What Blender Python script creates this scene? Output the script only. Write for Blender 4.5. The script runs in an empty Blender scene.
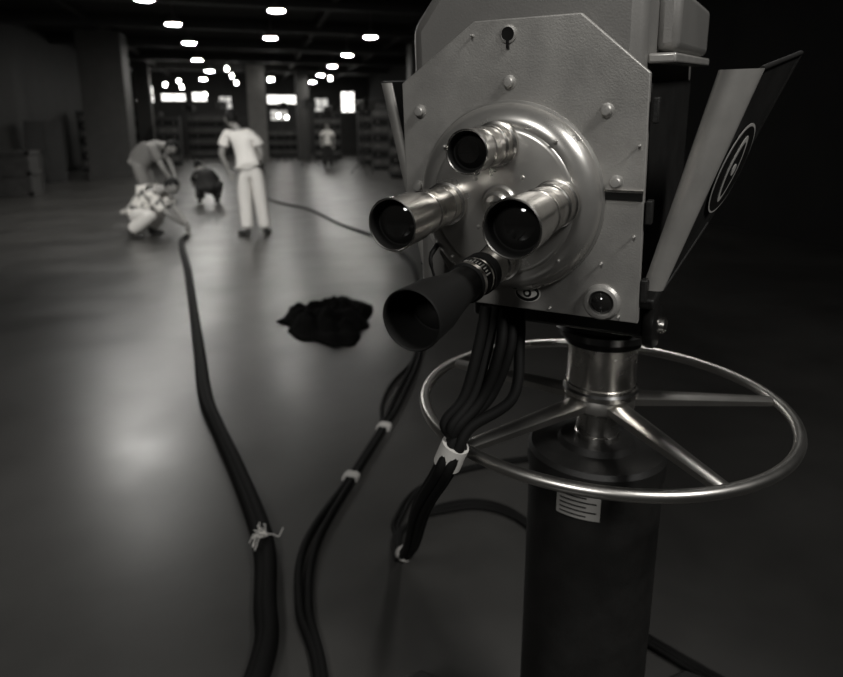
import bpy, math, random
from mathutils import Vector, Matrix, noise
random.seed(4)
D=bpy.data; C=bpy.context
scn=C.scene
COL=scn.collection
YAW=math.radians(-14.6)
cy,sy=math.cos(YAW),math.sin(YAW)
def S(x,y,z=0.0):
    return Vector((x*cy-y*sy, x*sy+y*cy, z))

# ---------------------------------------------------------------- materials
def mat(name,g,rough=.5,metal=0.0,var=0.0,vscale=8.0,bump=0.0,bscale=60.0,emit=0.0,spec=.5,rvar=0.0):
    m=D.materials.new(name); m.use_nodes=True
    nt=m.node_tree; b=nt.nodes['Principled BSDF']
    col=(g*1.03,g*1.0,g*.95,1)
    b.inputs['Base Color'].default_value=col
    b.inputs['Roughness'].default_value=rough
    b.inputs['Metallic'].default_value=metal
    b.inputs['Specular IOR Level'].default_value=spec
    if emit>0:
        b.inputs['Emission Color'].default_value=(1,.98,.93,1)
        b.inputs['Emission Strength'].default_value=emit
    if var or bump or rvar:
        tc=nt.nodes.new('ShaderNodeTexCoord')
    if var:
        n=nt.nodes.new('ShaderNodeTexNoise'); n.inputs['Scale'].default_value=vscale; n.inputs['Detail'].default_value=8; n.inputs['Roughness'].default_value=.62
        r=nt.nodes.new('ShaderNodeValToRGB')
        lo=max(0,g*(1-var)); hi=g*(1+var)
        r.color_ramp.elements[0].position=.3; r.color_ramp.elements[1].position=.7
        r.color_ramp.elements[0].color=(lo*1.03,lo,lo*.95,1); r.color_ramp.elements[1].color=(hi*1.03,hi,hi*.95,1)
        nt.links.new(tc.outputs['Object'],n.inputs['Vector']); nt.links.new(n.outputs['Fac'],r.inputs['Fac']); nt.links.new(r.outputs['Color'],b.inputs['Base Color'])
    if rvar:
        n=nt.nodes.new('ShaderNodeTexNoise'); n.inputs['Scale'].default_value=vscale*1.7; n.inputs['Detail'].default_value=8
        mr=nt.nodes.new('ShaderNodeMapRange'); mr.inputs['From Min'].default_value=.2; mr.inputs['From Max'].default_value=.8
        mr.inputs['To Min'].default_value=rough-rvar; mr.inputs['To Max'].default_value=rough+rvar
        nt.links.new(tc.outputs['Object'],n.inputs['Vector']); nt.links.new(n.outputs['Fac'],mr.inputs['Value']); nt.links.new(mr.outputs['Result'],b.inputs['Roughness'])
    if bump:
        n=nt.nodes.new('ShaderNodeTexNoise'); n.inputs['Scale'].default_value=bscale; n.inputs['Detail'].default_value=4
        bp=nt.nodes.new('ShaderNodeBump'); bp.inputs['Strength'].default_value=bump; bp.inputs['Distance'].default_value=.01
        nt.links.new(tc.outputs['Object'],n.inputs['Vector']); nt.links.new(n.outputs['Fac'],bp.inputs['Height']); nt.links.new(bp.outputs['Normal'],b.inputs['Normal'])
    return m
M_plate=mat('grey_hammered_paint',.32,.42,.55,var=.18,vscale=12,bump=.08,bscale=450,rvar=.10)
M_turret=mat('satin_turret_metal',.38,.30,.75,var=.12,vscale=9,rvar=.08)
M_body=mat('body_grey_paint',.18,.45,.4,var=.1,vscale=6,bump=.05,bscale=400)
M_dark=mat('dark_crinkle_paint',.010,.5,.0,var=.3,vscale=20,bump=.1,bscale=300,spec=.3)
M_black=mat('black_lacquer',.008,.3)
M_blackm=mat('black_matte',.006,.65,spec=.22)
M_chrome=mat('brushed_chrome',.6,.25,1.0,var=.08,vscale=30,rvar=.06)
M_lenschr=mat('lens_barrel_metal',.60,.25,1.0,var=.1,vscale=40)
M_glass=mat('lens_glass',.01,.05,0.0,spec=.9)
M_white=mat('white_enamel',.6,.5)
M_ring=mat('steering_ring_metal',.55,.33,1.0,var=.06,vscale=12,rvar=.03)
M_rubber=mat('rubber_cable',.005,.7,spec=.15)
M_tape=mat('cloth_tape',.5,.7)
M_string=mat('white_string',.85,.8)
M_door=mat('door_edge_metal',.38,.38,.6,var=.12,vscale=18,rvar=.05)

# ---------------------------------------------------------------- mesh helpers
def obj(name,me,parent=None,loc=None,rot=None):
    o=D.objects.new(name,me); COL.objects.link(o)
    if parent is not None: o.parent=parent
    if loc is not None: o.location=loc
    if rot is not None: o.rotation_euler=rot
    return o
def empty(name,loc,rot=(0,0,0)):
    o=obj(name,None,None,loc,rot); o.empty_display_size=.1
    return o
def mk(name,verts,faces,mats,fm=None,smooth=True,ang=35):
    me=D.meshes.new(name); me.from_pydata([tuple(v) for v in verts],[],faces); me.update()
    if not isinstance(mats,(list,tuple)): mats=[mats]
    for m in mats: me.materials.append(m)
    if fm:
        for p,i in zip(me.polygons,fm): p.material_index=i
    import bmesh
    bm=bmesh.new(); bm.from_mesh(me); bmesh.ops.recalc_face_normals(bm,faces=bm.faces); bm.to_mesh(me); bm.free()
    if smooth:
        for p in me.polygons: p.use_smooth=True
        me.set_sharp_from_angle(angle=math.radians(ang))
    return me
def lathe(name,prof,mats,parent=None,loc=(0,0,0),axis='Z',segs=64,rot=None,knurl=None,ang=35):
    """prof: (r,h[,matindex for segment starting here])"""
    vs=[];fs=[];fm=[]
    n=len(prof)
    for i,p in enumerate(prof):
        for k in range(segs):
            a=2*math.pi*k/segs; r=p[0]
            if knurl and i in knurl and k%2: r*=.965
            x,y=r*math.cos(a),r*math.sin(a)
            if axis=='Z': vs.append((x,y,p[1]))
            elif axis=='-Y': vs.append((x,-p[1],y))
            elif axis=='X': vs.append((p[1],x,y))
    for i in range(n-1):
        mi=prof[i][2] if len(prof[i])>2 else 0
        for k in range(segs):
            k2=(k+1)%segs
            fs.append((i*segs+k,i*segs+k2,(i+1)*segs+k2,(i+1)*segs+k)); fm.append(mi)
    if prof[0][0]>1e-6: fs.append(tuple(range(segs))); fm.append(prof[0][2] if len(prof[0])>2 else 0)
    if prof[-1][0]>1e-6: fs.append(tuple((n-1)*segs+k for k in range(segs))); fm.append(prof[-2][2] if len(prof[-2])>2 else 0)
    me=mk(name,vs,fs,mats,fm,ang=ang)
    import bmesh
    bm=bmesh.new(); bm.from_mesh(me); bmesh.ops.remove_doubles(bm,verts=bm.verts,dist=1e-6); bmesh.ops.recalc_face_normals(bm,faces=bm.faces); bm.to_mesh(me); bm.free()
    me.set_sharp_from_angle(angle=math.radians(ang))
    return obj(name,me,parent,loc,rot)
def prism(name,poly,d0,d1,m,parent=None,loc=(0,0,0),rot=None,bev=.0,axis='Y'):
    """poly in XZ, extruded along Y (or XY extruded along Z)"""
    n=len(poly); vs=[]
    for d in (d0,d1):
        for a,b in poly: vs.append((a,d,b) if axis=='Y' else (a,b,d))
    fs=[tuple(range(n)),tuple(range(2*n-1,n-1,-1))]
    for i in range(n):
        j=(i+1)%n; fs.append((i,j,n+j,n+i))
    me=mk(name,vs,fs,m,smooth=False)
    o=obj(name,me,parent,loc,rot)
    if bev:
        b=o.modifiers.new('bevel','BEVEL'); b.width=bev; b.segments=3; b.limit_method='ANGLE'; b.angle_limit=math.radians(30)
        for p in me.polygons: p.use_smooth=True
        me.set_sharp_from_angle(angle=math.radians(50))
    return o
def box(name,c,s,m,parent=None,bev=.0,rot=None):
    x,y,z=[v/2 for v in s]
    return prism(name,[(-x,-z),(x,-z),(x,z),(-x,z)],-y,y,m,parent,c,rot,bev)
def boxdata(lst):
    vs=[];fs=[];fm=[]
    for c,s,mi in lst:
        x,y,z=[v/2 for v in s]; b=len(vs)
        for dz in (-z,z):
            for dx,dy in ((-x,-y),(x,-y),(x,y),(-x,y)): vs.append((c[0]+dx,c[1]+dy,c[2]+dz))
        for f in ((0,3,2,1),(4,5,6,7),(0,1,5,4),(1,2,6,5),(2,3,7,6),(3,0,4,7)):
            fs.append(tuple(b+i for i in f)); fm.append(mi)
    return vs,fs,fm
def boxes(name,lst,mats,parent=None,loc=None,rot=None):
    vs,fs,fm=boxdata(lst)
    return obj(name,mk(name,vs,fs,mats,fm,smooth=False),parent,loc,rot)
def torus(name,R,r,m,parent,loc,rot=None,segs=128,ms=14):
    vs=[];fs=[]
    for i in range(segs):
        a=2*math.pi*i/segs
        for j in range(ms):
            b=2*math.pi*j/ms
            vs.append(((R+r*math.cos(b))*math.cos(a),(R+r*math.cos(b))*math.sin(a),r*math.sin(b)))
    for i in range(segs):
        for j in range(ms):
            i2=(i+1)%segs;j2=(j+1)%ms
            fs.append((i*ms+j,i2*ms+j,i2*ms+j2,i*ms+j2))
    return obj(name,mk(name,vs,fs,m),parent,loc,rot)
def catmull(pts,n=10):
    P=[Vector(p) for p in pts]; P=[2*P[0]-P[1]]+P+[2*P[-1]-P[-2]]
    out=[]
    for i in range(1,len(P)-2):
        for k in range(n):
            t=k/n; p0,p1,p2,p3=P[i-1:i+3]
            out.append(.5*((2*p1)+(-p0+p2)*t+(2*p0-5*p1+4*p2-p3)*t*t+(-p0+3*p1-3*p2+p3)*t**3))
    out.append(P[-2]); return out
def tubedata(pts,r,ms=12,smooth_n=10):
    L=catmull(pts,smooth_n) if smooth_n else [Vector(p) for p in pts]
    vs=[];fs=[]
    t0=(L[1]-L[0]).normalized()
    nrm=t0.cross(Vector((.3,.2,1)) if abs(t0.z)<.9 else Vector((1,0,0))).normalized()
    for i,p in enumerate(L):
        t=(L[min(i+1,len(L)-1)]-L[max(i-1,0)]).normalized()
        nrm=(nrm-t*nrm.dot(t)).normalized(); bn=t.cross(nrm)
        rr=r[min(i*len(r)//len(L),len(r)-1)] if isinstance(r,list) else r
        for j in range(ms):
            a=2*math.pi*j/ms; vs.append(p+nrm*math.cos(a)*rr+bn*math.sin(a)*rr)
    for i in range(len(L)-1):
        for j in range(ms):
            j2=(j+1)%ms; fs.append((i*ms+j,i*ms+j2,(i+1)*ms+j2,(i+1)*ms+j))
    fs.append(tuple(range(ms))); fs.append(tuple((len(L)-1)*ms+j for j in range(ms)))
    return vs,fs
def tubes(name,lst,mats,parent=None,ms=12,loc=None,rot=None):
    V=[];F=[];FM=[]
    for item in lst:
        pts,r,mi=item[:3]
        vs,fs=tubedata(pts,r,ms,item[3] if len(item)>3 else 10)
        b=len(V); V+=vs; F+=[tuple(b+i for i in f) for f in fs]; FM+=[mi]*len(fs)
    return obj(name,mk(name,V,F,mats,FM,ang=60),parent,loc,rot)

# ================================================================= HALL SHELL
XL,XR,YB,YF,HC=-6.3,7.0,-5.0,40.0,4.6
M_floor=mat('polished_concrete',.048,.33,0,var=.35,vscale=.9,bump=.008,bscale=12,rvar=.06)
M_wall=mat('dark_painted_wall',.022,.7,0,var=.25,vscale=1.2)
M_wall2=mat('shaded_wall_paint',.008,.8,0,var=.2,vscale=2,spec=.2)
M_ceil=mat('dark_ceiling',.018,.8,0,var=.2,vscale=1)
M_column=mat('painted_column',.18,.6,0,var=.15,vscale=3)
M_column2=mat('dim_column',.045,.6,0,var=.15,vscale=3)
boxes('floor',[(((XL+XR)/2,(YB+YF)/2,-.05),(XR-XL,YF-YB,.1),0)],[M_floor])
boxes('ceiling',[(((XL+XR)/2,(YB+YF)/2,HC+.05),(XR-XL,YF-YB,.1),0)],[M_ceil])
boxes('wall_left',[((XL-.1,(YB+YF)/2,HC/2),(.2,YF-YB,HC),0)],[M_wall])
boxes('wall_right',[((XR+.1,(YB+YF)/2,HC/2),(.2,YF-YB,HC),0)],[M_wall2])
boxes('wall_back',[(((XL+XR)/2,YF+.1,HC/2),(XR-XL,.2,HC),0)],[M_wall])
boxes('wall_front',[(((XL+XR)/2,YB-.1,HC/2),(XR-XL,.2,HC),0)],[M_wall2])
boxes('ceiling_beam',[(((XL+XR)/2,y,HC-.17),(XR-XL,.3,.34),0) for y in (4,8,12.5,16.5,20.5,25,29.5,34)]+
      [((x,(YB+YF)/2,HC-.1),(.14,YF-YB,.2),0) for x in (-4.2,2.1,5.0)],[mat('beam_paint',.03,.6)])
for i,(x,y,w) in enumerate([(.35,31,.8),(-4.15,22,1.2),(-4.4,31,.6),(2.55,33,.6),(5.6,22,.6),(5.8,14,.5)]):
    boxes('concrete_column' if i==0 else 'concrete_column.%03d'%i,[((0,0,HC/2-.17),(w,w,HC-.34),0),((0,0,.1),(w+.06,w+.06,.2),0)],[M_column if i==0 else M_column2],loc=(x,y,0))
boxes('baseboard_left',[((XL+.02,(YB+YF)/2,.08),(.04,YF-YB,.16),0)],[M_blackm])

# ceiling lamps
M_lamp=mat('lamp_glow',.9,.5,emit=130)
M_shade=mat('lamp_shade_enamel',.15,.4)
lamps=[(-2.25,11.2),(-1.9,14.6),(-1.68,17.7),(-1.62,21.3),(-1.75,26.2),(-1.6,31),(-2.2,36)]+[(.7,y) for y in (15.2,19.6)]+[(3.4,y) for y in (18.7,23.3,27.5,32,36.5)]
V=[];F=[];FM=[]
for (x,y) in lamps:
    segs=24; prof=[(.0,4.0,1),(.11,3.965,1),(.165,3.97,1),(.175,3.985,0),(.20,3.975,0),(.19,4.03,0),(.10,4.12,0),(.05,4.16,0),(.015,4.18,0),(.015,4.6,0)]
    b=len(V)
    for p in prof:
        for k in range(segs):
            a=2*math.pi*k/segs; V.append((x+p[0]*math.cos(a),y+p[0]*math.sin(a),p[1]))
    for i in range(len(prof)-1):
        for k in range(segs):
            k2=(k+1)%segs; F.append((b+i*segs+k,b+i*segs+k2,b+(i+1)*segs+k2,b+(i+1)*segs+k)); FM.append(prof[i][2])
me=D.meshes.new('ceiling_lamps'); me.from_pydata(V,[],F); me.materials.append(M_shade); me.materials.append(M_lamp)
for p,i in zip(me.polygons,FM): p.material_index=i
obj('ceiling_lamps',me)
# small bare bulbs hanging toward the far end
M_bulb=mat('bulb_glow',.9,.5,emit=24)
V=[];F=[];FM=[]
for (x,y,z) in [(-.85,31,4.1),(-.7,33,3.95),(-.55,35.5,3.8),(-3.7,33,3.5),(-3.2,34,3.75),(-2.9,32,3.35),(-5.2,36,3.6),(.95,30,3.6),(1.2,34,3.9),(1.5,36,2.2),(1.9,35.5,2.1),(3.6,30,3.7),(-2.2,37,3.3),(-5.6,37,2.9),(2.9,36,3.8)]:
    vv,ff=boxdata([((x,y,(z+.1+4.6)/2),(.02,.02,4.5-z),0)])[:2]
    b=len(V); V+=vv; F+=[tuple(b+i for i in f) for f in ff]; FM+=[0]*6
    b=len(V); n=10
    for j in range(7):
        ph=math.pi*j/6
        for i in range(n):
            th=2*math.pi*i/n; V.append((x+.07*math.sin(ph)*math.cos(th),y+.07*math.sin(ph)*math.sin(th),z+.09*math.cos(ph)))
    for j in range(6):
        for i in range(n):
            i2=(i+1)%n; F.append((b+j*n+i,b+j*n+i2,b+(j+1)*n+i2,b+(j+1)*n+i)); FM.append(1)
obj('hanging_work_bulbs',mk('bulbs',V,F,[M_blackm,M_bulb],FM))

# windows in the end wall
M_pane=mat('daylight_pane',.8,.3,emit=2.2)
M_pane2=mat('dim_pane',.5,.3,emit=.5)
M_frame=mat('window_frame',.03,.5)
wins=[(-5.55,3.4,.8,.9,0),(-4.1,3.25,1.3,.4,0),(-2.7,3.3,.8,.5,0),(-1.3,3.0,.7,.7,1),(1.9,3.2,1.7,.5,0),(1.7,2.3,1.0,.6,1),(4.2,2.8,.8,1.0,1),(5.8,3.1,.8,1.2,0)]
for i,(x,z,w,h,k) in enumerate(wins):
    L=[]
    nx=2; nz=2
    L.append(((0,0,0),(w,.03,h),1))
    for a in range(nx+1): L.append(((-w/2+w*a/nx,-.03,0),(.05,.06,h+.05),0))
    for a in range(nz+1): L.append(((0,-.03,-h/2+h*a/nz),(w+.05,.06,.05),0))
    boxes('window_%d'%(i+1),L,[M_frame,M_pane2 if k else M_pane],loc=(x,YF-.016,z))
boxes('door_1',[((0,0,1.05),(1.8,.06,2.1),0),((-.45,-.04,1.4),(.5,.03,.6),1),((.45,-.04,1.4),(.5,.03,.6),1),((0,-.04,1.05),(.04,.04,2.1),1),((0,-.02,2.15),(2.0,.1,.1),1)],[M_wall,M_frame],loc=(-.4,YF-.031,0))

# ================================================================= BACKGROUND EQUIPMENT
M_eq=mat('equipment_dark_paint',.015,.5,var=.3,vscale=3)
M_eq2=mat('equipment_grey_paint',.05,.5,var=.3,vscale=3)
M_wood=mat('worn_plywood',.035,.7,var=.35,vscale=5)
def crate(name,loc,w,d,h,m):
    L=[((0,0,h/2),(w-.04,d-.04,h-.02),0)]
    for sx in (-1,1):
        for s2 in (-1,1):
            L.append(((sx*(w/2-.03),s2*(d/2-.03),h/2),(.08,.08,h),1))
    for z in (.05,h-.05,h/2):
        for s in (-1,1):
            L.append(((0,s*(d/2-.01),z),(w,.04,.09),1)); L.append(((s*(w/2-.01),0,z),(.04,d,.09),1))
    return boxes(name,L,[m,M_wood],loc=loc)
crate('wooden_crate',(-5.2,16.6,0),.8,.9,1.0,M_wood)
def rack(name,loc,w,d,h,rz=0):
    L=[((0,0,h/2+.04),(w,d,h-.08),0),((0,0,.04),(w-.1,d-.1,.08),1)]
    n=int(h/.3)
    for i in range(n):
        z=.2+i*(h-.25)/n
        L.append(((0,-d/2-.01,z+.08),(w-.1,.02,.2),1 if i%2 else 2))
        L.append(((-w/4,-d/2-.03,z+.08),(.05,.02,.05),3)); L.append(((w/4,-d/2-.03,z+.08),(.05,.02,.05),3))
    return boxes(name,L,[M_eq,M_blackm,M_eq2,M_column],loc=loc,rot=(0,0,rz))
rack('equipment_rack',(-5.6,26,0),.8,.7,2.1,.2)
rack('equipment_rack.001',(-3.3,29.5,0),.9,.7,2.0)
rack('equipment_rack.002',(4.9,24.3,0),1.0,.8,2.3,-.2)
rack('equipment_rack.003',(4.6,19.8,0),.9,.8,1.9,-.3)
rack('equipment_rack.004',(1.7,37,0),1.6,.8,1.5)
rack('equipment_rack.005',(-2.2,36.5,0),1.9,.8,2.3)
rack('equipment_rack.006',(3.9,34.5,0),1.4,.8,2.4,-.1)
rack('equipment_rack.007',(5.2,28.2,0),1.4,.8,2.7,-.1)
rack('equipment_rack.008',(-4.9,34.0,0),1.6,.8,2.3,-.1)
def cabinet(name,loc,w,d,h):
    L=[((0,0,h/2),(w,d,h),0),((0,-d/2-.012,h/2),(.02,.02,h-.1),2)]
    for s in (-1,1):
        L.append(((s*w/4,-d/2-.01,h/2),(w/2-.06,.02,h-.12),1)); L.append(((s*.06,-d/2-.04,h/2),(.02,.05,.16),2))
    return boxes(name,L,[M_eq,M_eq,M_column2],loc=loc)
cabinet('storage_cabinet',(-5.6,20.4,0),.9,.6,1.7).rotation_euler=(0,0,.3)
def stand(name,loc,h,rz):
    L=[([(0,0,.2),(0,0,h)],.022,0,1)]
    for k in range(3):
        a=k*2.094; L.append(([(0,0,.55),(.45*math.cos(a),.45*math.sin(a),.02)],.015,0,1)); L.append(([(0,0,.2),(.25*math.cos(a),.25*math.sin(a),.26)],.01,0,1))
    e=empty(name,loc,(0,0,rz))
    tubes(name+'_stand',L,[M_eq],e,ms=8)
    lathe('lamp_housing',[(.06,-.28),(.14,-.24),(.17,-.1),(.17,.12),(.19,.14),(.19,.17),(.17,.17),(.15,.13),(0,.11)],[M_eq],e,(0,0,h+.12),axis='-Y',segs=24)
    boxes('barn_doors',[((0,-.24,.24),(.3,.16,.01),0),((0,-.24,-.24+0),(.3,.16,.01),0),((.24,-.24,0),(.01,.16,.3),0),((-.24,-.24,0),(.01,.16,.3),0),((0,0,-.19),(.04,.04,.08),0)],[M_eq],e,(0,0,h+.12))
    return e
stand('studio_spotlight',(3.6,21.5,0),2.1,.6)
stand('studio_spotlight.001',(2.2,26,0),2.3,.2)
stand('studio_spotlight.002',(3.4,29,0),2.2,.9)
stand('studio_spotlight.003',(-2.6,32.0,0),2.3,-.4)
stand('studio_spotlight.004',(-1.2,33.2,0),2.5,-.2)
stand('studio_spotlight.005',(1.5,31.2,0),2.4,.5)
def flat(name,loc,w,h,rz):
    L=[((0,0,h/2),(w,.03,h),0)]
    for a in range(4): L.append(((-w/2+.04+(w-.08)*a/3,.04,h/2),(.08,.05,h),1))
    for z in (.05,h/2,h-.05): L.append(((0,.04,z),(w,.05,.08),1))
    return boxes(name,L,[M_wall2,M_eq],loc=loc,rot=(0,0,rz))
flat('scenery_flat',(5.6,17.2,0),1.8,3.6,-.8)
flat('scenery_flat.001',(6.0,11.5,0),2.0,3.6,-1.3)

# ================================================================= PEOPLE
M_skin=mat('skin',.24,.55)
M_hair=mat('dark_hair',.010,.7,bump=.3,bscale=120,spec=.2)
M_wshirt=mat('white_cotton',.70,.85,bump=.3,bscale=14)
M_wtrous=mat('white_trousers',.64,.85,bump=.3,bscale=12)
M_gshirt=mat('grey_work_shirt',.17,.85,bump=.3,bscale=14)
M_dark_cloth=mat('dark_trousers',.02,.8,bump=.3,bscale=14)
M_shoe=mat('leather_shoe',.03,.4)
M_eye=mat('eye_white',.7,.3)
M_lip=mat('lips',.16,.5)
M_pat=mat('patterned_shirt',.6,.85)
nt=M_pat.node_tree; tc=nt.nodes.new('ShaderNodeTexCoord'); vo=nt.nodes.new('ShaderNodeTexNoise'); vo.inputs['Scale'].default_value=11; vo.inputs['Detail'].default_value=1
rp=nt.nodes.new('ShaderNodeValToRGB'); rp.color_ramp.elements[0].position=.42; rp.color_ramp.elements[1].position=.5
rp.color_ramp.elements[0].color=(.08,.078,.074,1); rp.color_ramp.elements[1].color=(.62,.60,.56,1)
nt.links.new(tc.outputs['Object'],vo.inputs['Vector']); nt.links.new(vo.outputs['Fac'],rp.inputs['Fac']); nt.links.new(rp.outputs['Color'],nt.nodes['Principled BSDF'].inputs['Base Color'])

def skinned(pts,edges,radii,sub=2):
    me=D.meshes.new('tmp'); me.from_pydata([tuple(p) for p in pts],edges,[])
    o=D.objects.new('tmp',me); COL.objects.link(o)
    md=o.modifiers.new('s','SKIN'); md.use_smooth_shade=True; md.branch_smoothing=.4
    for i,sv in enumerate(me.skin_vertices[0].data):
        r=radii[i]; sv.radius=(r,r) if not isinstance(r,tuple) else r; sv.use_root=(i==0)
    ss=o.modifiers.new('ss','SUBSURF'); ss.levels=sub; ss.render_levels=sub
    dg=C.evaluated_depsgraph_get(); dg.update()
    m2=D.meshes.new_from_object(o.evaluated_get(dg))
    V=[v.co.copy() for v in m2.vertices]; F=[tuple(p.vertices) for p in m2.polygons]
    D.objects.remove(o); D.meshes.remove(me); D.meshes.remove(m2)
    return V,F
def uvs(rx,ry,rz,nu=24,nv=16):
    V=[];F=[]
    for j in range(nv+1):
        ph=math.pi*j/nv
        for i in range(nu):
            th=2*math.pi*i/nu
            V.append(Vector((rx*math.sin(ph)*math.cos(th),ry*math.sin(ph)*math.sin(th),rz*math.cos(ph))))
    for j in range(nv):
        for i in range(nu):
            i2=(i+1)%nu; F.append((j*nu+i,j*nu+i2,(j+1)*nu+i2,(j+1)*nu+i))
    return V,F
class Acc:
    def __init__(s): s.V=[];s.F=[];s.M=[]
    def add(s,VF,mi,mtx=None):
        V,F=VF; b=len(s.V)
        s.V+=[(mtx@v if mtx else v) for v in V]
        s.F+=[tuple(b+i for i in f) for f in F]
        s.M+= mi if isinstance(mi,list) else [mi]*len(F)
def head(acc,ctr,yaw,pitch=0,roll=0):
    mtx=Matrix.Translation(ctr)@Matrix.Rotation(yaw,4,'Z')@Matrix.Rotation(pitch,4,'X')@Matrix.Rotation(roll,4,'Y')
    V,F=uvs(1,1,1,32,24); out=[];
    for v in V:
        x,y,z=v
        xs=x*.076; ys=y*.098; zs=z*.118
        if z<0: xs*=1+.33*z; ys*=(1+.12*z) if y>0 else (1+.35*z)
        if y>0:
            ys*=.93
            ey=math.exp(-((abs(x)-.38)**2)/.02-((z-.02)**2)/.012); ys-=.012*ey
            ns=math.exp(-(x*x)/.012-((z+.18)**2)/.03); ys+=.022*ns
            ch=math.exp(-(x*x)/.05-((z+.85)**2)/.02); ys+=.012*ch
            br=math.exp(-((z-.18)**2)/.006)*max(0,1-abs(x)*1.3); ys+=.004*br
        h=(z>.55) or (y<.25 and z>.0) or (y<-.1 and z>-.45)
        if h:
            k=1.07; xs*=k; ys*=k; zs*=k
        out.append(Vector((xs,ys,zs)))
    fm=[]
    for f in F:
        c=sum((V[i] for i in f),Vector())/4
        fm.append(1 if ((c.z>.55) or (c.y<.25 and c.z>0) or (c.y<-.1 and c.z>-.45)) else 0)
    acc.add((out,F),fm,mtx)
    for s in (-1,1):
        acc.add(uvs(.012,.009,.008,10,8),5,mtx@Matrix.Translation((s*.029,.079,.002)))
        acc.add(uvs(.005,.004,.005,8,6),1,mtx@Matrix.Translation((s*.029,.087,.002)))
        acc.add(uvs(.007,.018,.03,12,10),0,mtx@Matrix.Translation((s*.08,-.004,-.012))@Matrix.Rotation(-.2,4,'X'))
        acc.add(uvs(.018,.005,.004,8,6),1,mtx@Matrix.Translation((s*.03,.089,.025)))
    acc.add(uvs(.024,.007,.007,12,8),6,mtx@Matrix.Translation((0,.083,-.062)))
def hand(acc,wrist,d,side,curl=.5):
    d=Vector(d).normalized(); sd=Vector(side); sd=(sd-d*sd.dot(d)).normalized(); n=d.cross(sd)
    R=Matrix((sd,d,n)).transposed().to_4x4()
    T=Matrix.Translation(wrist)@R
    acc.add(uvs(.042,.052,.016,14,10),0,T@Matrix.Translation((0,.05,0)))
    for k,(x,L) in enumerate([(.030,.072),(.010,.082),(-.010,.076),(-.029,.060)]):
        p=[Vector((x*.8,.06,0))]; a=0; q=Vector((x,.088,0)); p.append(q.copy())
        for s,fr in enumerate((.45,.32,.23)):
            a+=curl*(.5+.2*s); q=q+Vector((x*.06,math.cos(a),math.sin(a)))*L*fr; p.append(q.copy())
        acc.add(skinned(p,[(i,i+1) for i in range(4)],[.010,.010,.0092,.0085,.0072],1),0,T)
    p=[Vector((.02,.025,.002)),Vector((.045,.045,.008)),Vector((.058,.068,.014)),Vector((.06,.088,.02))]
    acc.add(skinned(p,[(0,1),(1,2),(2,3)],[.013,.012,.010,.008],1),0,T)
def person(name,loc,J,mats,sleeve=.55,bulk=1.0,legbulk=1.0,head_rot=(0,0,0),curl=.5,thumb=((1,0,0),(-1,0,0))):
    v=lambda k:Vector(J[k])
    acc=Acc()
    keys=['pelvis','spine','chest','neck','head_base','shL','elL','wrL','shR','elR','wrR','hipL','knL','anL','hipR','knR','anR']
    J=dict(J)
    hc=Vector(J['head']); nk=Vector(J['neck']); J['head_base']=tuple(nk+(hc-nk)*.62)
    P=[Vector(J[k]) for k in keys]; ix={k:i for i,k in enumerate(keys)}
    E=[('pelvis','spine'),('spine','chest'),('chest','neck'),('neck','head_base'),('chest','shL'),('shL','elL'),('elL','wrL'),('chest','shR'),('shR','elR'),('elR','wrR'),('pelvis','hipL'),('hipL','knL'),('knL','anL'),('pelvis','hipR'),('hipR','knR'),('knR','anR')]
    rad=dict(pelvis=.12,spine=.11,chest=.13,neck=.056,head_base=.050,shL=.058,elL=.045,wrL=.031,shR=.058,elR=.045,wrR=.031,hipL=.088,knL=.06,anL=.042,hipR=.088,knR=.06,anR=.042)
    acc.add(skinned(P,[(ix[a],ix[b]) for a,b in E],[rad[k] for k in keys]),0)
    lp=lambda a,b,t:Vector(J[a]).lerp(Vector(J[b]),t)
    hem=v('pelvis').lerp(v('spine'),-.25)
    sp=[v('spine'),v('chest'),lp('chest','neck',.75),v('shL'),lp('shL','elL',sleeve),lp('shL','elL',sleeve+.06),v('shR'),lp('shR','elR',sleeve),lp('shR','elR',sleeve+.06),v('pelvis'),hem,hem+(hem-v('pelvis'))*.3]
    acc.add(skinned(sp,[(0,1),(1,2),(1,3),(3,4),(4,5),(1,6),(6,7),(7,8),(0,9),(9,10),(10,11)],[r*bulk for r in (.160,.172,.085,.088,.080,.080,.088,.080,.080,.165,.168,.165)]),2)
    tp=[v('pelvis'),v('hipL'),v('knL'),lp('knL','anL',.86),lp('knL','anL',.98),v('hipR'),v('knR'),lp('knR','anR',.86),lp('knR','anR',.98),v('pelvis').lerp(v('spine'),.35)]
    lb=legbulk
    acc.add(skinned(tp,[(0,1),(1,2),(2,3),(3,4),(0,5),(5,6),(6,7),(7,8),(0,9)],[.145*lb,.125*lb,.098*lb,.088*lb,.088*lb,.125*lb,.098*lb,.088*lb,.088*lb,.135*lb]),3)
    for s in 'LR':
        a=v('an'+s); t=Vector(J['toe'+s]); d=(t-a); d.z=0; d.normalize()
        heel=Vector((a.x,a.y,.04))-d*.045
        ball=Vector((a.x,a.y,.038))+d*.12; tip=Vector((a.x,a.y,.03))+d*.18
        acc.add(skinned([heel,Vector((a.x,a.y,.045))+d*.03,ball,tip],[(0,1),(1,2),(2,3)],[.04,.045,.04,.028]),4)
        acc.add(skinned([a+Vector((0,0,.03)),Vector(heel)+d*.04],[(0,1)],[.043,.042],1),4)
    head(acc,hc,*head_rot)
    for s,th in zip('LR',thumb):
        w=v('wr'+s); d=(w-v('el'+s)).normalized()
        hd=J.get('handdir'+s,tuple(d))
        hand(acc,w,hd,th,curl)
    me=mk(name,acc.V,acc.F,mats,acc.M,ang=180)
    return obj(name,me,None,loc,(0,0,YAW))
mw=[M_skin,M_hair,M_wshirt,M_wtrous,M_shoe,M_eye,M_lip]
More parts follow.
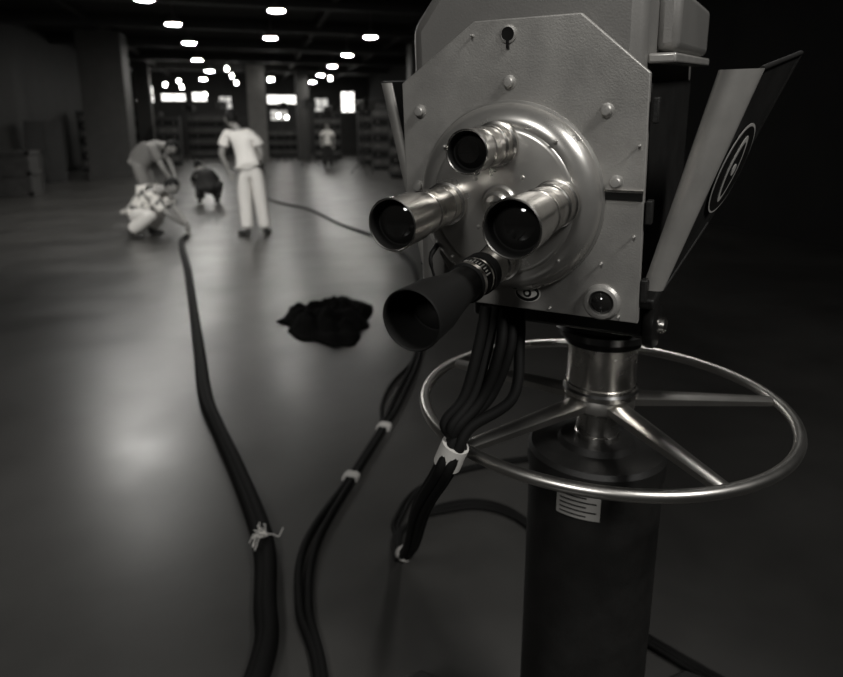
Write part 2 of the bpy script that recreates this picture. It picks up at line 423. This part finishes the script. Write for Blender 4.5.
person('stagehand',S(-2.40,8.95),dict(
  pelvis=(.03,0,.97),spine=(.0,0,1.13),chest=(-.055,0,1.32),neck=(-.12,.0,1.475),head=(-.19,.0,1.605),
  shL=(-.255,-.01,1.40),elL=(-.345,-.02,1.13),wrL=(-.28,.06,.90),
  shR=(.125,.0,1.41),elR=(.195,.03,1.13),wrR=(.16,.16,.93),
  hipL=(-.06,0,.88),knL=(-.065,.02,.49),anL=(-.045,-.02,.09),toeL=(-.20,.05,.03),
  hipR=(.115,0,.88),knR=(.15,.04,.49),anR=(.185,.06,.09),toeR=(.22,.25,.03)),
  mw,head_rot=(.7,-.15,0),bulk=1.06,legbulk=1.03)
person('stagehand.001',S(-3.72,8.85),dict(
  pelvis=(-.20,.0,.33),spine=(-.16,0,.48),chest=(-.02,0,.60),neck=(.14,-.0,.66),head=(.28,.0,.70),
  shL=(.02,.19,.60),elL=(.24,.2,.36),wrL=(.44,.08,.17),
  shR=(.05,-.19,.58),elR=(.27,-.18,.35),wrR=(.44,-.0,.16),handdirL=(.1,-.1,-1),handdirR=(.15,.05,-1),
  hipL=(-.18,.11,.32),knL=(.14,.2,.47),anL=(-.12,.17,.1),toeL=(.1,.2,.03),
  hipR=(-.2,-.11,.31),knR=(.1,-.26,.34),anR=(-.25,-.16,.12),toeR=(-.1,-.18,.03)),
  [M_skin,M_hair,M_pat,M_wtrous,M_shoe,M_eye,M_lip],head_rot=(-1.5,-.7,0),thumb=((0,-1,0),(0,1,0)),bulk=1.15,legbulk=1.1,sleeve=.75)
person('stagehand.002',S(-4.33,10.3),dict(
  pelvis=(-.15,0,.93),spine=(-.05,0,1.08),chest=(.12,0,1.2),neck=(.27,0,1.24),head=(.39,-.02,1.19),
  shL=(.16,.19,1.18),elL=(.28,.2,.9),wrL=(.38,.12,.66),shR=(.17,-.19,1.16),elR=(.3,-.2,.88),wrR=(.4,-.1,.66),
  hipL=(-.13,.1,.88),knL=(-.02,.14,.5),anL=(-.12,.14,.09),toeL=(.1,.15,.03),
  hipR=(-.13,-.1,.88),knR=(.0,-.13,.5),anR=(-.08,-.14,.09),toeR=(.1,-.16,.03)),
  [M_skin,M_hair,M_gshirt,M_gshirt,M_shoe,M_eye,M_lip],head_rot=(-1.5,-.9,0),legbulk=1.05,bulk=1.05)
person('stagehand.003',S(-4.35,12.9),dict(
  pelvis=(.1,-.05,.3),spine=(.08,-.05,.45),chest=(.0,.03,.6),neck=(-.08,.1,.69),head=(-.15,.17,.76),
  shL=(-.18,.03,.6),elL=(-.28,.2,.38),wrL=(-.2,.36,.2),shR=(.16,.1,.6),elR=(.2,.3,.38),wrR=(.08,.42,.2),
  hipL=(.0,-.02,.29),knL=(-.18,.26,.42),anL=(-.12,.05,.1),toeL=(-.2,.2,.03),
  hipR=(.18,.0,.29),knR=(.22,.32,.42),anR=(.2,.08,.1),toeR=(.22,.25,.03)),
  [M_skin,M_hair,M_dark_cloth,M_dark_cloth,M_shoe,M_eye,M_lip],head_rot=(.4,-.5,0))
person('stagehand.004',S(-3.62,25.2),dict(
  pelvis=(.0,0,.95),spine=(0,0,1.12),chest=(0,0,1.31),neck=(0,.0,1.47),head=(0,.0,1.60),
  shL=(-.19,0,1.39),elL=(-.25,.0,1.12),wrL=(-.2,-.14,.92),shR=(.19,.0,1.39),elR=(.26,.0,1.12),wrR=(.24,-.05,.87),
  hipL=(-.09,0,.88),knL=(-.11,-.02,.49),anL=(-.12,0,.09),toeL=(-.14,-.2,.03),
  hipR=(.09,0,.88),knR=(.11,-.02,.49),anR=(.12,0,.09),toeR=(.14,-.2,.03)),
  [M_skin,M_hair,M_wshirt,M_dark_cloth,M_shoe,M_eye,M_lip],head_rot=(3.14,0,0))

# ================================================================= FLOOR CABLES
def fl(pts,z): return [S(x,y,z) for x,y in pts]
def offs(pts,o,w=0.0,ph=0.0):
    out=[]
    for i,(x,y) in enumerate(pts):
        a=pts[max(i-1,0)]; b=pts[min(i+1,len(pts)-1)]
        dx,dy=b[0]-a[0],b[1]-a[1]; l=math.hypot(dx,dy); q=o+w*math.sin(i*1.9+ph)
        out.append((x-dy/l*q,y+dx/l*q))
    return out
c1=[(-3.25,8.75),(-3.12,8.2),(-2.49,6.66),(-2.01,5.42),(-1.51,4.11),(-1.19,3.29),(-1.01,2.92),(-.78,2.46),(-.57,2.02),(-.48,1.70),(-.44,1.45),(-.5,.9),(-.7,.2),(-.7,-1.5)]
tubes('floor_cable',[(fl(offs(c1,.007,.004),.030),.030,0),(fl(offs(c1,-.010,.004,1),.027),.027,0)],[M_rubber],ms=14)
c2=[(-4.2,15.5),(-3.0,13.2),(-2.11,11.9),(-1.28,9.97),(-.56,8.56),(-.13,7.08),(-.02,5.42),(-.02,4.11),(-.12,3.29),(-.19,2.92),(-.30,2.46),(-.39,2.02),(-.36,1.70),(-.28,1.45),(-.15,.9),(0,.0),(.1,-1.5)]
c3=[(-.03,4.3),(-.05,3.9),(-.17,3.5),(-.21,3.22),(-.20,2.98)]
o2=tubes('floor_cable.001',[(fl(offs(c2,.013,.004),.014),.014,0),(fl(offs(c2,-.014,.012,2),.014),.014,0),(fl(c3,.012),.010,0)],[M_rubber],ms=12)
def floor_tape(name,x,y,dx,dy,w=.05,hw=.036):
    d=Vector((dx,dy,0)).normalized(); n=Vector((-d.y,d.x,0))
    prof=[(-hw,.004),(-hw*.98,.020),(-hw*.6,.030),(0,.031),(hw*.6,.030),(hw*.98,.020),(hw,.004)]
    V=[];F=[]
    for s in (-w/2,w/2):
        for a,b in prof: p=Vector((x,y,0))+d*s+n*a; V.append(S(p.x,p.y,b))
    k=len(prof)
    for i in range(k-1): F.append((i,i+1,k+i+1,k+i))
    F.append(tuple(range(k))); F.append(tuple(range(2*k-1,k-1,-1)))
    o=obj(name,mk(name,V,F,M_tape)); o.parent=o2; return o
floor_tape('tape_band_1',-.187,2.93,-.10,-.42,.05,.034)
floor_tape('tape_band_2',-.30,2.46,-.10,-.45,.045,.034)
random.seed(9)
L=[]
for k in range(11):
    a=random.uniform(0,6.28); p=Vector((-.545+random.uniform(-.012,.012),1.99+random.uniform(-.012,.012))); pts=[]
    for j in range(5):
        pts.append(S(p.x,p.y,.061+.012*random.random() if j<3 else .045+.035*random.random())); a+=random.uniform(-.8,.8); p=p+Vector((math.cos(a),math.sin(a)))*.017
    L.append((pts,.0019,0,5))
tubes('string_scrap',L,[M_string],ms=6)
nu,nr=72,22; V=[];F=[]
for j in range(nr+1):
    t=j/nr
    for i in range(nu):
        a=2*math.pi*i/nu
        nz=noise.noise(Vector((math.cos(a)*1.6,math.sin(a)*1.6,3.1)))*.28+noise.noise(Vector((math.cos(a)*4,math.sin(a)*4,1.1)))*.16
        R=t*(1+nz); x=.37*R*math.cos(a); y=.66*R*math.sin(a)*(.9+.2*math.cos(a))
        e=max(0,1-t**3)
        w=abs(noise.noise(Vector((x*7,y*5,.4))))*.13+abs(noise.noise(Vector((x*15,y*13,2.4))))*.05
        V.append((x,y,.004+e*(.03+w)))
for j in range(nr):
    for i in range(nu):
        i2=(i+1)%nu; F.append((j*nu+i,j*nu+i2,(j+1)*nu+i2,(j+1)*nu+i))
F.append(tuple(nr*nu+i for i in range(nu)))
obj('crumpled_cloth_heap',mk('cloth',V,F,mat('black_cloth',.006,.95,bump=.2,bscale=60,spec=.05),ang=180),None,S(-.75,4.85),(0,0,YAW+.1))

# ================================================================= TELEVISION CAMERA HEAD
A=math.radians(28)
Q=S(.1175,.855,1.3725)
cam=empty('studio_television_camera',Q,(math.radians(4.2),0,YAW-A))
hb=.272
body=prism('body_shell',[(-.150,-.16),(.160,-.16),(.160,hb-.03),(.135,hb),(-.10,hb),(-.150,hb-.06)],.012,.50,M_body,cam,bev=.018)
prism('rear_housing',[(-.15,-.15),(.15,-.15),(.15,.23),(-.15,.23)],.50,.56,M_dark,cam,bev=.02)
prism('viewfinder_housing',[(-.12,0),(.125,0),(.125,.11),(.1,.14),(-.1,.14),(-.12,.11)],.20,.66,M_dark,cam,(0,0,hb-.005),bev=.01)
box('side_recess_panel',(.162,.25,-.01),(.006,.40,.28),M_dark,cam)
box('side_recess_panel_far',(-.153,.25,-.01),(.006,.40,.28),M_dark,cam)
box('gutter_strip',(.176,.24,.158),(.032,.42,.012),M_door,cam,.003)
box('upper_side_cover',(.172,.27,.205),(.03,.36,.075),M_body,cam,.01)
plate=[(-.156,-.018),(-.062,-.163),(.174,-.163),(.170,.142),(.088,.212),(-.048,.212),(-.156,.140)]
prism('front_plate',plate,-.004,.006,M_plate,cam,bev=.0015)
def bolt(x,z,r=.0065,m=None):
    lathe('bolt',[(r*1.35,0),(r*1.35,.0015),(r,.002),(r,.006),(r*.8,.0075),(0,.008)],[m or M_plate],cam,(x,-.004,z),axis='-Y',segs=20)
for x,z in [(0,.137),(.123,.101),(-.129,.103),(.138,.016),(-.135,-.0)]: bolt(x,z)
for x,z in [(.125,-.088),(.05,-.125),(.163,-.05),(.163,.06),(.06,-.156),(.15,-.156),(-.05,.195)]: bolt(x,z,.0014)
lathe('keyhole_ring',[(.011,0),(.011,.002),(.0085,.0025),(.0085,.001,1),(0,.001,1)],[M_plate,M_black],cam,(-.002,-.004,.194),axis='-Y',segs=24)
box('keyhole_slot',(-.002,-.0055,.182),(.004,.003,.010),M_black,cam)
box('index_slot',(.1475,-.0045,-.001),(.046,.003,.009),M_black,cam)
box('index_slot_lip',(.148,-.0055,.0055),(.046,.004,.003),M_chrome,cam)
for z in (.10,-.02,-.12): box('hinge_knuckle',(.178,.004,z),(.008,.014,.03),M_dark,cam,.002)
lathe('tally_lamp',[(.024,0),(.024,.003),(.021,.007),(.017,.008),(.0155,.005,1),(.012,.009,1),(.007,.0125,1),(0,.014,1)],[M_plate,M_glass],cam,(.128,-.004,-.139),axis='-Y',segs=40)
def ellipse(name,rx,rz,y0,th,m,parent,loc=(0,0,0),rot=None,n=40,mid=None):
    return prism(name,[(rx*math.cos(2*math.pi*i/n),rz*math.sin(2*math.pi*i/n)) for i in range(n)],y0-th,y0,m,parent,loc,rot)
def lens_shape(name,w,h,y0,th,m,parent,n=16,rot=None):
    pts=[(w*math.cos(math.pi*i/n),h*math.sin(math.pi*i/n)) for i in range(n)]+[(-w*math.cos(math.pi*i/n),-h*math.sin(math.pi*i/n)) for i in range(n)]
    pts=[(x,z*(1-.3*(abs(x)/w)**2)) for x,z in pts]
    return prism(name,pts,y0-th,y0,m,parent,(0,0,0),rot)
def emblem(name,parent,loc,rx,rz,rot=None,rimk=.9,eye=True,m=None):
    e=D.objects.new(name,None); COL.objects.link(e); e.parent=parent; e.location=loc
    if rot is not None: e.rotation_euler=rot
    t=.0006; m=m or M_white
    ellipse('emblem_rim',rx,rz,0,t,m,e); ellipse('emblem_field',rx*rimk,rz*rimk,-t,t,M_black,e)
    if eye:
        lens_shape('emblem_eye_white',rx*.76,rz*.55,-2*t,t,m,e)
        ellipse('emblem_iris',min(rx,rz)*.44,min(rx,rz)*.44,-3*t,t,M_black,e)
        ellipse('emblem_glint',min(rx,rz)*.2,min(rx,rz)*.2,-4*t,t,m,e)
    else:
        lens_shape('emblem_eye_white',rz*.74,rx*.42,-2*t,t,m,e,rot=(0,math.radians(90),0))
        lens_shape('emblem_eye_dark',rz*.60,rx*.30,-3*t,t,M_black,e,rot=(0,math.radians(90),0))
        ellipse('emblem_glint',rx*.13,rz*.13,-4*t,t,m,e)
    return e
emblem('front_emblem',cam,(.028,-.0045,-.1385),.0185,.0135)
TZ=-.011
tur=D.objects.new('lens_turret',None); COL.objects.link(tur); tur.parent=cam; tur.location=(0,-.004,TZ); tur.rotation_euler=(0,math.radians(-3),0)
lathe('turret_disc',[(.1265,0),(.1265,.003),(.1235,.005),(.1235,.008),(.121,.015),(.115,.0225),(.107,.0275),(.100,.0295),(.096,.029),(.094,.031),(.090,.0325),(.03,.033),(0,.033)],[M_turret],tur,axis='-Y',segs=128,ang=25)
lathe('turret_hub',[(.024,.032),(.024,.037),(.021,.040),(.0165,.040),(.0165,.047),(.013,.051),(.006,.0525),(.006,.050),(0,.050)],[M_turret],tur,axis='-Y',segs=40)
for k in range(4):
    a=math.radians(45+90*k)
    for rr,sz in ((.045,.003),(.105,.0022)):
        lathe('turret_screw',[(sz,.029),(sz,.0335),(sz*.7,.0345),(0,.035)],[M_turret],tur,(rr*math.cos(a),0,rr*math.sin(a)),axis='-Y',segs=12)
R=.074
def ribs(r,h0,h1,n,dep=.0012,mi=0):
    out=[]
    for i in range(n):
        a=h0+(h1-h0)*i/n; b=h0+(h1-h0)*(i+.55)/n
        out+=[(r,a,mi),(r,b,mi),(r-dep,b+.0002,mi),(r-dep,h0+(h1-h0)*(i+1)/n-.0002,mi)]
    return out
LM=[M_lenschr,M_blackm,M_glass]
def lens(name,pos,prof,front_r,h,depth=.02,knurl=None,rimmi=0):
    p=list(prof)+[(front_r,h,rimmi),(front_r-.0012,h+.001,rimmi),(front_r-.0022,h,1),(front_r-.004,h-depth,1),(front_r-.006,h-depth,2),(front_r*.5,h-depth+.007,2),(0,h-depth+.009,2)]
    e=D.objects.new(name,None); COL.objects.link(e); e.parent=tur; e.location=(pos[0],0,pos[1])
    lathe('barrel',p,LM,e,axis='-Y',segs=72,knurl=knurl,ang=30)
    return e
lens('lens_short',(0,R),[(.029,.032),(.029,.040),(.026,.041)]+ribs(.026,.043,.060,4)+[(.0235,.062),(.0235,.078)]+ribs(.0255,.080,.096,5)+[(.025,.098),(.0255,.118),(.0260,.120)],.0260,.126,.012)
lens('lens_medium',(-R,0),[(.029,.032),(.029,.042),(.026,.043)]+ribs(.0265,.045,.062,4)+[(.0245,.064),(.0245,.088),(.0275,.090)]+ribs(.0275,.092,.105,4)+[(.0265,.107),(.0285,.128),(.0285,.131),(.030,.132),(.0305,.15)],.0315,.181,.016)
lens('lens_wide',(R,0),[(.030,.032),(.030,.042),(.027,.043)]+ribs(.0285,.045,.066,5)+[(.026,.068),(.026,.090),(.0285,.092)]+ribs(.0285,.094,.112,5)+[(.0275,.114),(.029,.135),(.0305,.137),(.031,.15)],.0325,.190,.020)
pl=[(.027,.032),(.027,.044),(.024,.045)]+ribs(.0245,.047,.066,4)+[(.022,.068),(.022,.098),(.0245,.099,1)]+ribs(.0255,.101,.118,6,mi=1)+[(.0235,.12,0),(.0235,.124,1),(.0225,.125,1),(.0225,.142,0),(.0245,.143,0),(.0245,.150,1),(.0215,.152,1),(.0215,.175,1),(.0235,.19,1),(.0255,.205,1),(.0305,.235,1)]
tel=lens('lens_telephoto',(0,-R),pl,.0330,.282,.05,rimmi=1)
for k in range(14):
    a=math.radians(20+k*10)
    box('scale_mark',(.0229*math.cos(a),-.133,.0229*math.sin(a)),(.0012,.006 if k%3 else .011,.0012),M_white,tel)
tubes('turret_lever',[([(-.100,-.02,-.078),(-.104,-.035,-.095),(-.098,-.035,-.125)],[.004,.003,.002],0,6)],[M_dark],cam,ms=8)

def door(name,B,T,w0,w1,flare,length,sgn,rise=(0,0)):
    e=D.objects.new(name,None); COL.objects.link(e); e.parent=cam
    B=Vector(B);T=Vector(T); n=24; k=12; V=[];F=[]
    for i in range(n+1):
        s=i/n; c=B.lerp(T,s); w=w0+(w1-w0)*s
        for j in range(k+1):
            a=math.pi*j/k
            V.append(c+Vector((-math.cos(a)*w/2*sgn, -math.sin(a)*w*.28,0)))
    for i in range(n):
        for j in range(k):
            q=i*(k+1)+j; F.append((q,q+1,q+k+2,q+k+1))
    F.append(tuple(range(k+1))); F.append(tuple(n*(k+1)+j for j in range(k+1)))
    o=obj('door_edge_channel',mk(name+'_edge',V,F,M_door,ang=60),e)
    so=o.modifiers.new('sol','SOLIDIFY'); so.thickness=.002
    V=Vector((math.sin(flare)*sgn,math.cos(flare),0))
    b0=B+Vector((w0/2*sgn*.9,0,0)); t0=T+Vector((w1/2*sgn*.9,0,0))
    b1=b0+V*length*.9+Vector((0,0,rise[0])); t1=t0+V*length+Vector((0,0,rise[1]))
    th=Vector((-.004*sgn,0,0))
    vs=[b0,t0,t1,b1,b0+th,t0+th,t1+th,b1+th]
    me=mk(name+'_panel',vs,[(0,1,2,3),(4,7,6,5),(0,4,5,1),(1,5,6,2),(2,6,7,3),(3,7,4,0)],M_dark,smooth=False)
    obj('door_panel',me,e)
    tubes('panel_lip',[([t0,t1],.003,0,1),([t1,b1],.0025,0,1),([b1,b0],.0025,0,1)],[M_dark],e,ms=8)
    return e,b0,t0,V
e,b0,t0,Vd=door('side_door',(.186,.02,-.1225),(.262,.02,.142),.026,.046,math.radians(13),.17,1,(.06,.018))
door('side_door_far',(-.140,.02,-.12),(-.194,.02,.142),.014,.018,math.radians(10),.22,-1)
U=(t0-b0).normalized()
Vp=(Vd-U*Vd.dot(U)).normalized(); N=Vp.cross(U)
if N.x<0: N=-N
Rm=Matrix((Vp,-N,U)).transposed()
if Rm.determinant()<0: Rm=Matrix((-Vp,-N,U)).transposed()
pos=b0+(t0-b0)*.56+Vd*.058+N*.0015
M_wdim=mat('greyish_white_enamel',.28,.6)  # greyer than the white of the front emblem
em=emblem('side_emblem',e,pos,.050,.058,Rm.to_euler(),rimk=.94,eye=False,m=M_wdim)

mount=D.objects.new('pan_tilt_head',None); COL.objects.link(mount); mount.parent=cam; mount.location=(.03,.26,-.16)
box('cradle_plate',(0,0,-.008),(.30,.34,.016),M_dark,mount,.004)
prism('cradle_rocker',[(-.15,-.012)]+[(-.15+.3*i/16,-.012-.045*math.sin(math.pi*i/16)) for i in range(1,16)]+[(.15,-.012)],-.045,.045,M_dark,mount,(0,0,0),(0,0,math.radians(90)),bev=.003)
for s in (-1,1):
    box('cradle_arm',(s*.125+.0,-.08,-.045),(.02,.09,.07),M_black,mount,.006)
lathe('friction_knob',[(.034,0),(.036,.004),(.036,.014),(.03,.018),(.012,.019,1),(.012,.026,1),(.008,.029,1),(0,.03,1)],[M_black,M_chrome],mount,(.135,-.13,-.050),axis='X',segs=40)
box('front_crossbar',(0,-.135,-.045),(.27,.02,.05),M_black,mount,.006)

# ================================================================= PEDESTAL
ped=empty('camera_pedestal',S(.322,1.08,0),(0,0,YAW))
lathe('lower_drum',[(.20,.10),(.205,.12),(.20,.16),(.130,.20),(.120,.22),(.120,.85),(.124,.852),(.124,.882),(.118,.890),(.07,.894),(.065,.905),(0,.908)],[M_dark],ped,segs=96)
lathe('inner_column',[(.040,.90),(.040,.915),(.038,.917),(.038,.965),(.045,.966)],[M_chrome],ped,segs=64)
lathe('ring_hub',[(.04,.962),(.058,.965),(.062,.97),(.062,.990),(.058,.996),(.045,.999),(.03,1.0)],[M_ring],ped,segs=64)
lathe('upper_column',[(.055,.992),(.066,.994),(.066,1.002,1),(.063,1.006),(.063,1.012),(.060,1.013),(.060,1.085),(.066,1.087,1),(.066,1.10,1),(.08,1.102,1),(.085,1.115,1),(.08,1.120,1),(0,1.122,1)],[M_chrome,M_black],ped,segs=72)
torus('steering_ring',.316,.0095,M_ring,ped,(0,0,.975))
for k in range(5):
    a=math.radians(143+72*k)
    r0,r1=.055,.312; V=[];n=8
    for i in range(n+1):
        s=i/n; r=r0+(r1-r0)*s; w=.021-.009*s; t=.009-.003*s; z=.981-.006*s
        for (u,v) in ((-w,-t),(-w,t*.4),(-w*.5,t),(w*.5,t),(w,t*.4),(w,-t)):
            V.append((r*math.cos(a)-u*math.sin(a),r*math.sin(a)+u*math.cos(a),z+v))
    F=[]
    for i in range(n):
        for j in range(6):
            j2=(j+1)%6; F.append((i*6+j,i*6+j2,(i+1)*6+j2,(i+1)*6+j))
    F.append(tuple(range(6)));F.append(tuple(n*6+j for j in range(6)))
    obj('spoke_%d'%(k+1),mk('spoke',V,F,M_ring,ang=40),ped)
def drum_patch(name,a0,a1,z0,z1,r,m,n=12):
    V=[];F=[]
    for i in range(n+1):
        a=math.radians(a0+(a1-a0)*i/n)
        for z in (z0,z1):
            for rr in (r-.002,r): V.append((rr*math.cos(a),rr*math.sin(a),z))
    for i in range(n):
        b=i*4; c=b+4
        F+=[(b+1,c+1,c+3,b+3),(b,b+2,c+2,c),(b,c,c+1,b+1),(b+2,b+3,c+3,c+2)]
    F+=[(0,1,3,2),(n*4,n*4+2,n*4+3,n*4+1)]
    return obj(name,mk(name,V,F,m),ped)
drum_patch('label_plate',224,260,.804,.850,.1215,mat('label_plate_metal',.35,.45,.3))
for i in range(5):
    drum_patch('label_line_%d'%(i+1),227,257 if i%2 else 249,.843-i*.0085,.8455-i*.0085,.1219,M_black)
for k in range(3):
    a=math.radians(30+120*k)
    prism('base_leg_%d'%(k+1),[(.1,-.07),(.40,-.045),(.43,0),(.40,.045),(.1,.07)],.10,.16,M_dark,ped,(0,0,0),(0,0,a),bev=.01,axis='Z')
    lathe('caster_wheel_%d'%(k+1),[(.02,-.02),(.045,-.02),(.05,-.014),(.05,.014),(.045,.02),(.02,.02)],[M_blackm],ped,(.37*math.cos(a),.37*math.sin(a),.05),axis='X',segs=32,rot=(0,0,a))
    box('caster_fork_%d'%(k+1),(.37*math.cos(a),.37*math.sin(a),.08),(.06,.03,.06),M_dark,ped,.003,rot=(0,0,a))

# ================================================================= CAMERA CABLE BUNDLE
L=[]
tp=Vector((.0475,.838,1.005))
for k in range(5):
    u=(k-2)
    p0=Vector((.118+.013*u,.893+.006*u,1.205))
    p1=Vector((.112+.015*u,.872+.010*math.sin(k*2),1.15))
    p2=Vector((.088+(.013 if k<4 else .021)*u,.854+.010*math.sin(k*3),1.08))
    p3=tp+Vector((.009*u+.004,.006*math.cos(k*2.1),.035))
    c=Vector((.0105*math.cos(k*1.257),.0105*math.sin(k*1.257),0))
    p4=tp+c; p5=Vector((.028,.85,.955))+c; p6=Vector((-.002,.97,.82))+c; p7=Vector((-.030,1.42,.42))+c*1.2; p8=Vector((-.075,1.86,.07))+c*1.4; p9=Vector((-.085,2.06,.012))+c*.9
    pts=[p0,p1,p2,p3,p4,p5,p6,p7,p8,p9]
    if k<3:
        pts+=[Vector((-.02+.014*k,2.16+.014*k,.012)),Vector((.09,2.21+.024*k,.012)),Vector((.23,2.235+.024*k,.012)),Vector((.36,2.16+.024*k,.012)),Vector((.44+.014*k,2.0,.012)),Vector((.49+.02*k,1.75,.012)),Vector((.7+.02*k,1.5,.012)),Vector((1.0,1.2+.03*k,.012))]
    else:
        pts+=[Vector((-.10+.022*(k-3),2.16,.012)),Vector((.0+.022*(k-3),2.33+.02*k,.012)),Vector((.3,2.5+.02*k,.012)),Vector((.8,2.6+.02*k,.012)),Vector((1.2,2.6+.02*k,.012))]
    for p in pts:
        if p.z<.0085: p.z=.0085
    L.append(([S(p.x,p.y,p.z) for p in pts],.0080,0,12))
cb=tubes('camera_cable_bundle',L,[M_rubber],ms=10)
def tpb(name,a,b,r): 
    a=Vector(a);b=Vector(b)
    V,F=tubedata([S(*a),S(*a.lerp(b,.5)),S(*b)],r,18,4); o=obj(name,mk(name,V,F,M_tape,ang=50)); o.parent=cb
tpb('tape_band_1',(.0490,.838,1.012),(.037,.844,.978),.0205)
tpb('tape_band_2',(-.045,1.58,.290),(-.057,1.70,.20),.023)

# ================================================================= LIGHTS
def area(name,loc,size,power,target=None,shape='DISK'):
    l=D.lights.new(name,'AREA'); l.shape=shape; l.size=size; l.energy=power; l.color=(1,.985,.95)
    o=D.objects.new(name,l); COL.objects.link(o); o.location=loc
    if target is not None:
        d=Vector(target)-Vector(loc); o.rotation_euler=d.to_track_quat('-Z','Y').to_euler()
    return o
def spot(name,loc,target,power,deg,rad=.25,blend=.8):
    l=D.lights.new(name,'SPOT'); l.energy=power; l.spot_size=math.radians(deg); l.spot_blend=blend; l.shadow_soft_size=rad; l.color=(1,.985,.95)
    o=D.objects.new(name,l); COL.objects.link(o); o.location=loc
    d=Vector(target)-Vector(loc); o.rotation_euler=d.to_track_quat('-Z','Y').to_euler(); return o
spot('studio_spot_key',S(1.7,-.9,3.6),S(.3,.9,1.25),270,38,.35)
area('fill_light_left',S(-1.6,-2.6,3.7),.9,62,S(.1,1.0,1.25))  # unseen fill light, added behind the viewpoint for the television camera
area('rim_area_light',S(.9,3.0,4.1),.6,20,S(.4,1.1,1.1))  # soft area light beyond the television camera, aimed back at it
area('crew_fill_overhead',Vector((-2.25,11.9,4.3)),1.1,40,Vector((-1.6,9.0,0)))  # soft light added over the crew, also feeding the floor reflection
spot('crew_fill_spot',Vector((-1.4,3.6,4.2)),Vector((-1.3,9.9,.9)),1350,50,.3)  # no fixture here; spot added to brighten the crew from the front
spot('leftfloor_fill_spot',Vector((-3.2,-1.5,4.2)),Vector((-2.6,4.6,0)),420,70,.3,1.0)  # unseen spot, added only to lift the floor on the left
w=D.worlds.new('World'); scn.world=w; w.use_nodes=True
w.node_tree.nodes['Background'].inputs[0].default_value=(.012,.012,.012,1)

# ================================================================= CAMERA
cd=D.cameras.new('photo_camera'); co=D.objects.new('photo_camera',cd); COL.objects.link(co)
cd.sensor_width=36; cd.lens=640/843*36; cd.shift_y=-59.5/843
cd.clip_start=.02; cd.clip_end=200
co.location=(0,0,1.45); co.rotation_euler=(math.radians(90-13.1),0,YAW)
cd.dof.use_dof=True; cd.dof.focus_distance=.80; cd.dof.aperture_fstop=4.5
scn.camera=co
scn.view_settings.view_transform='Standard'
scn.view_settings.exposure=.22
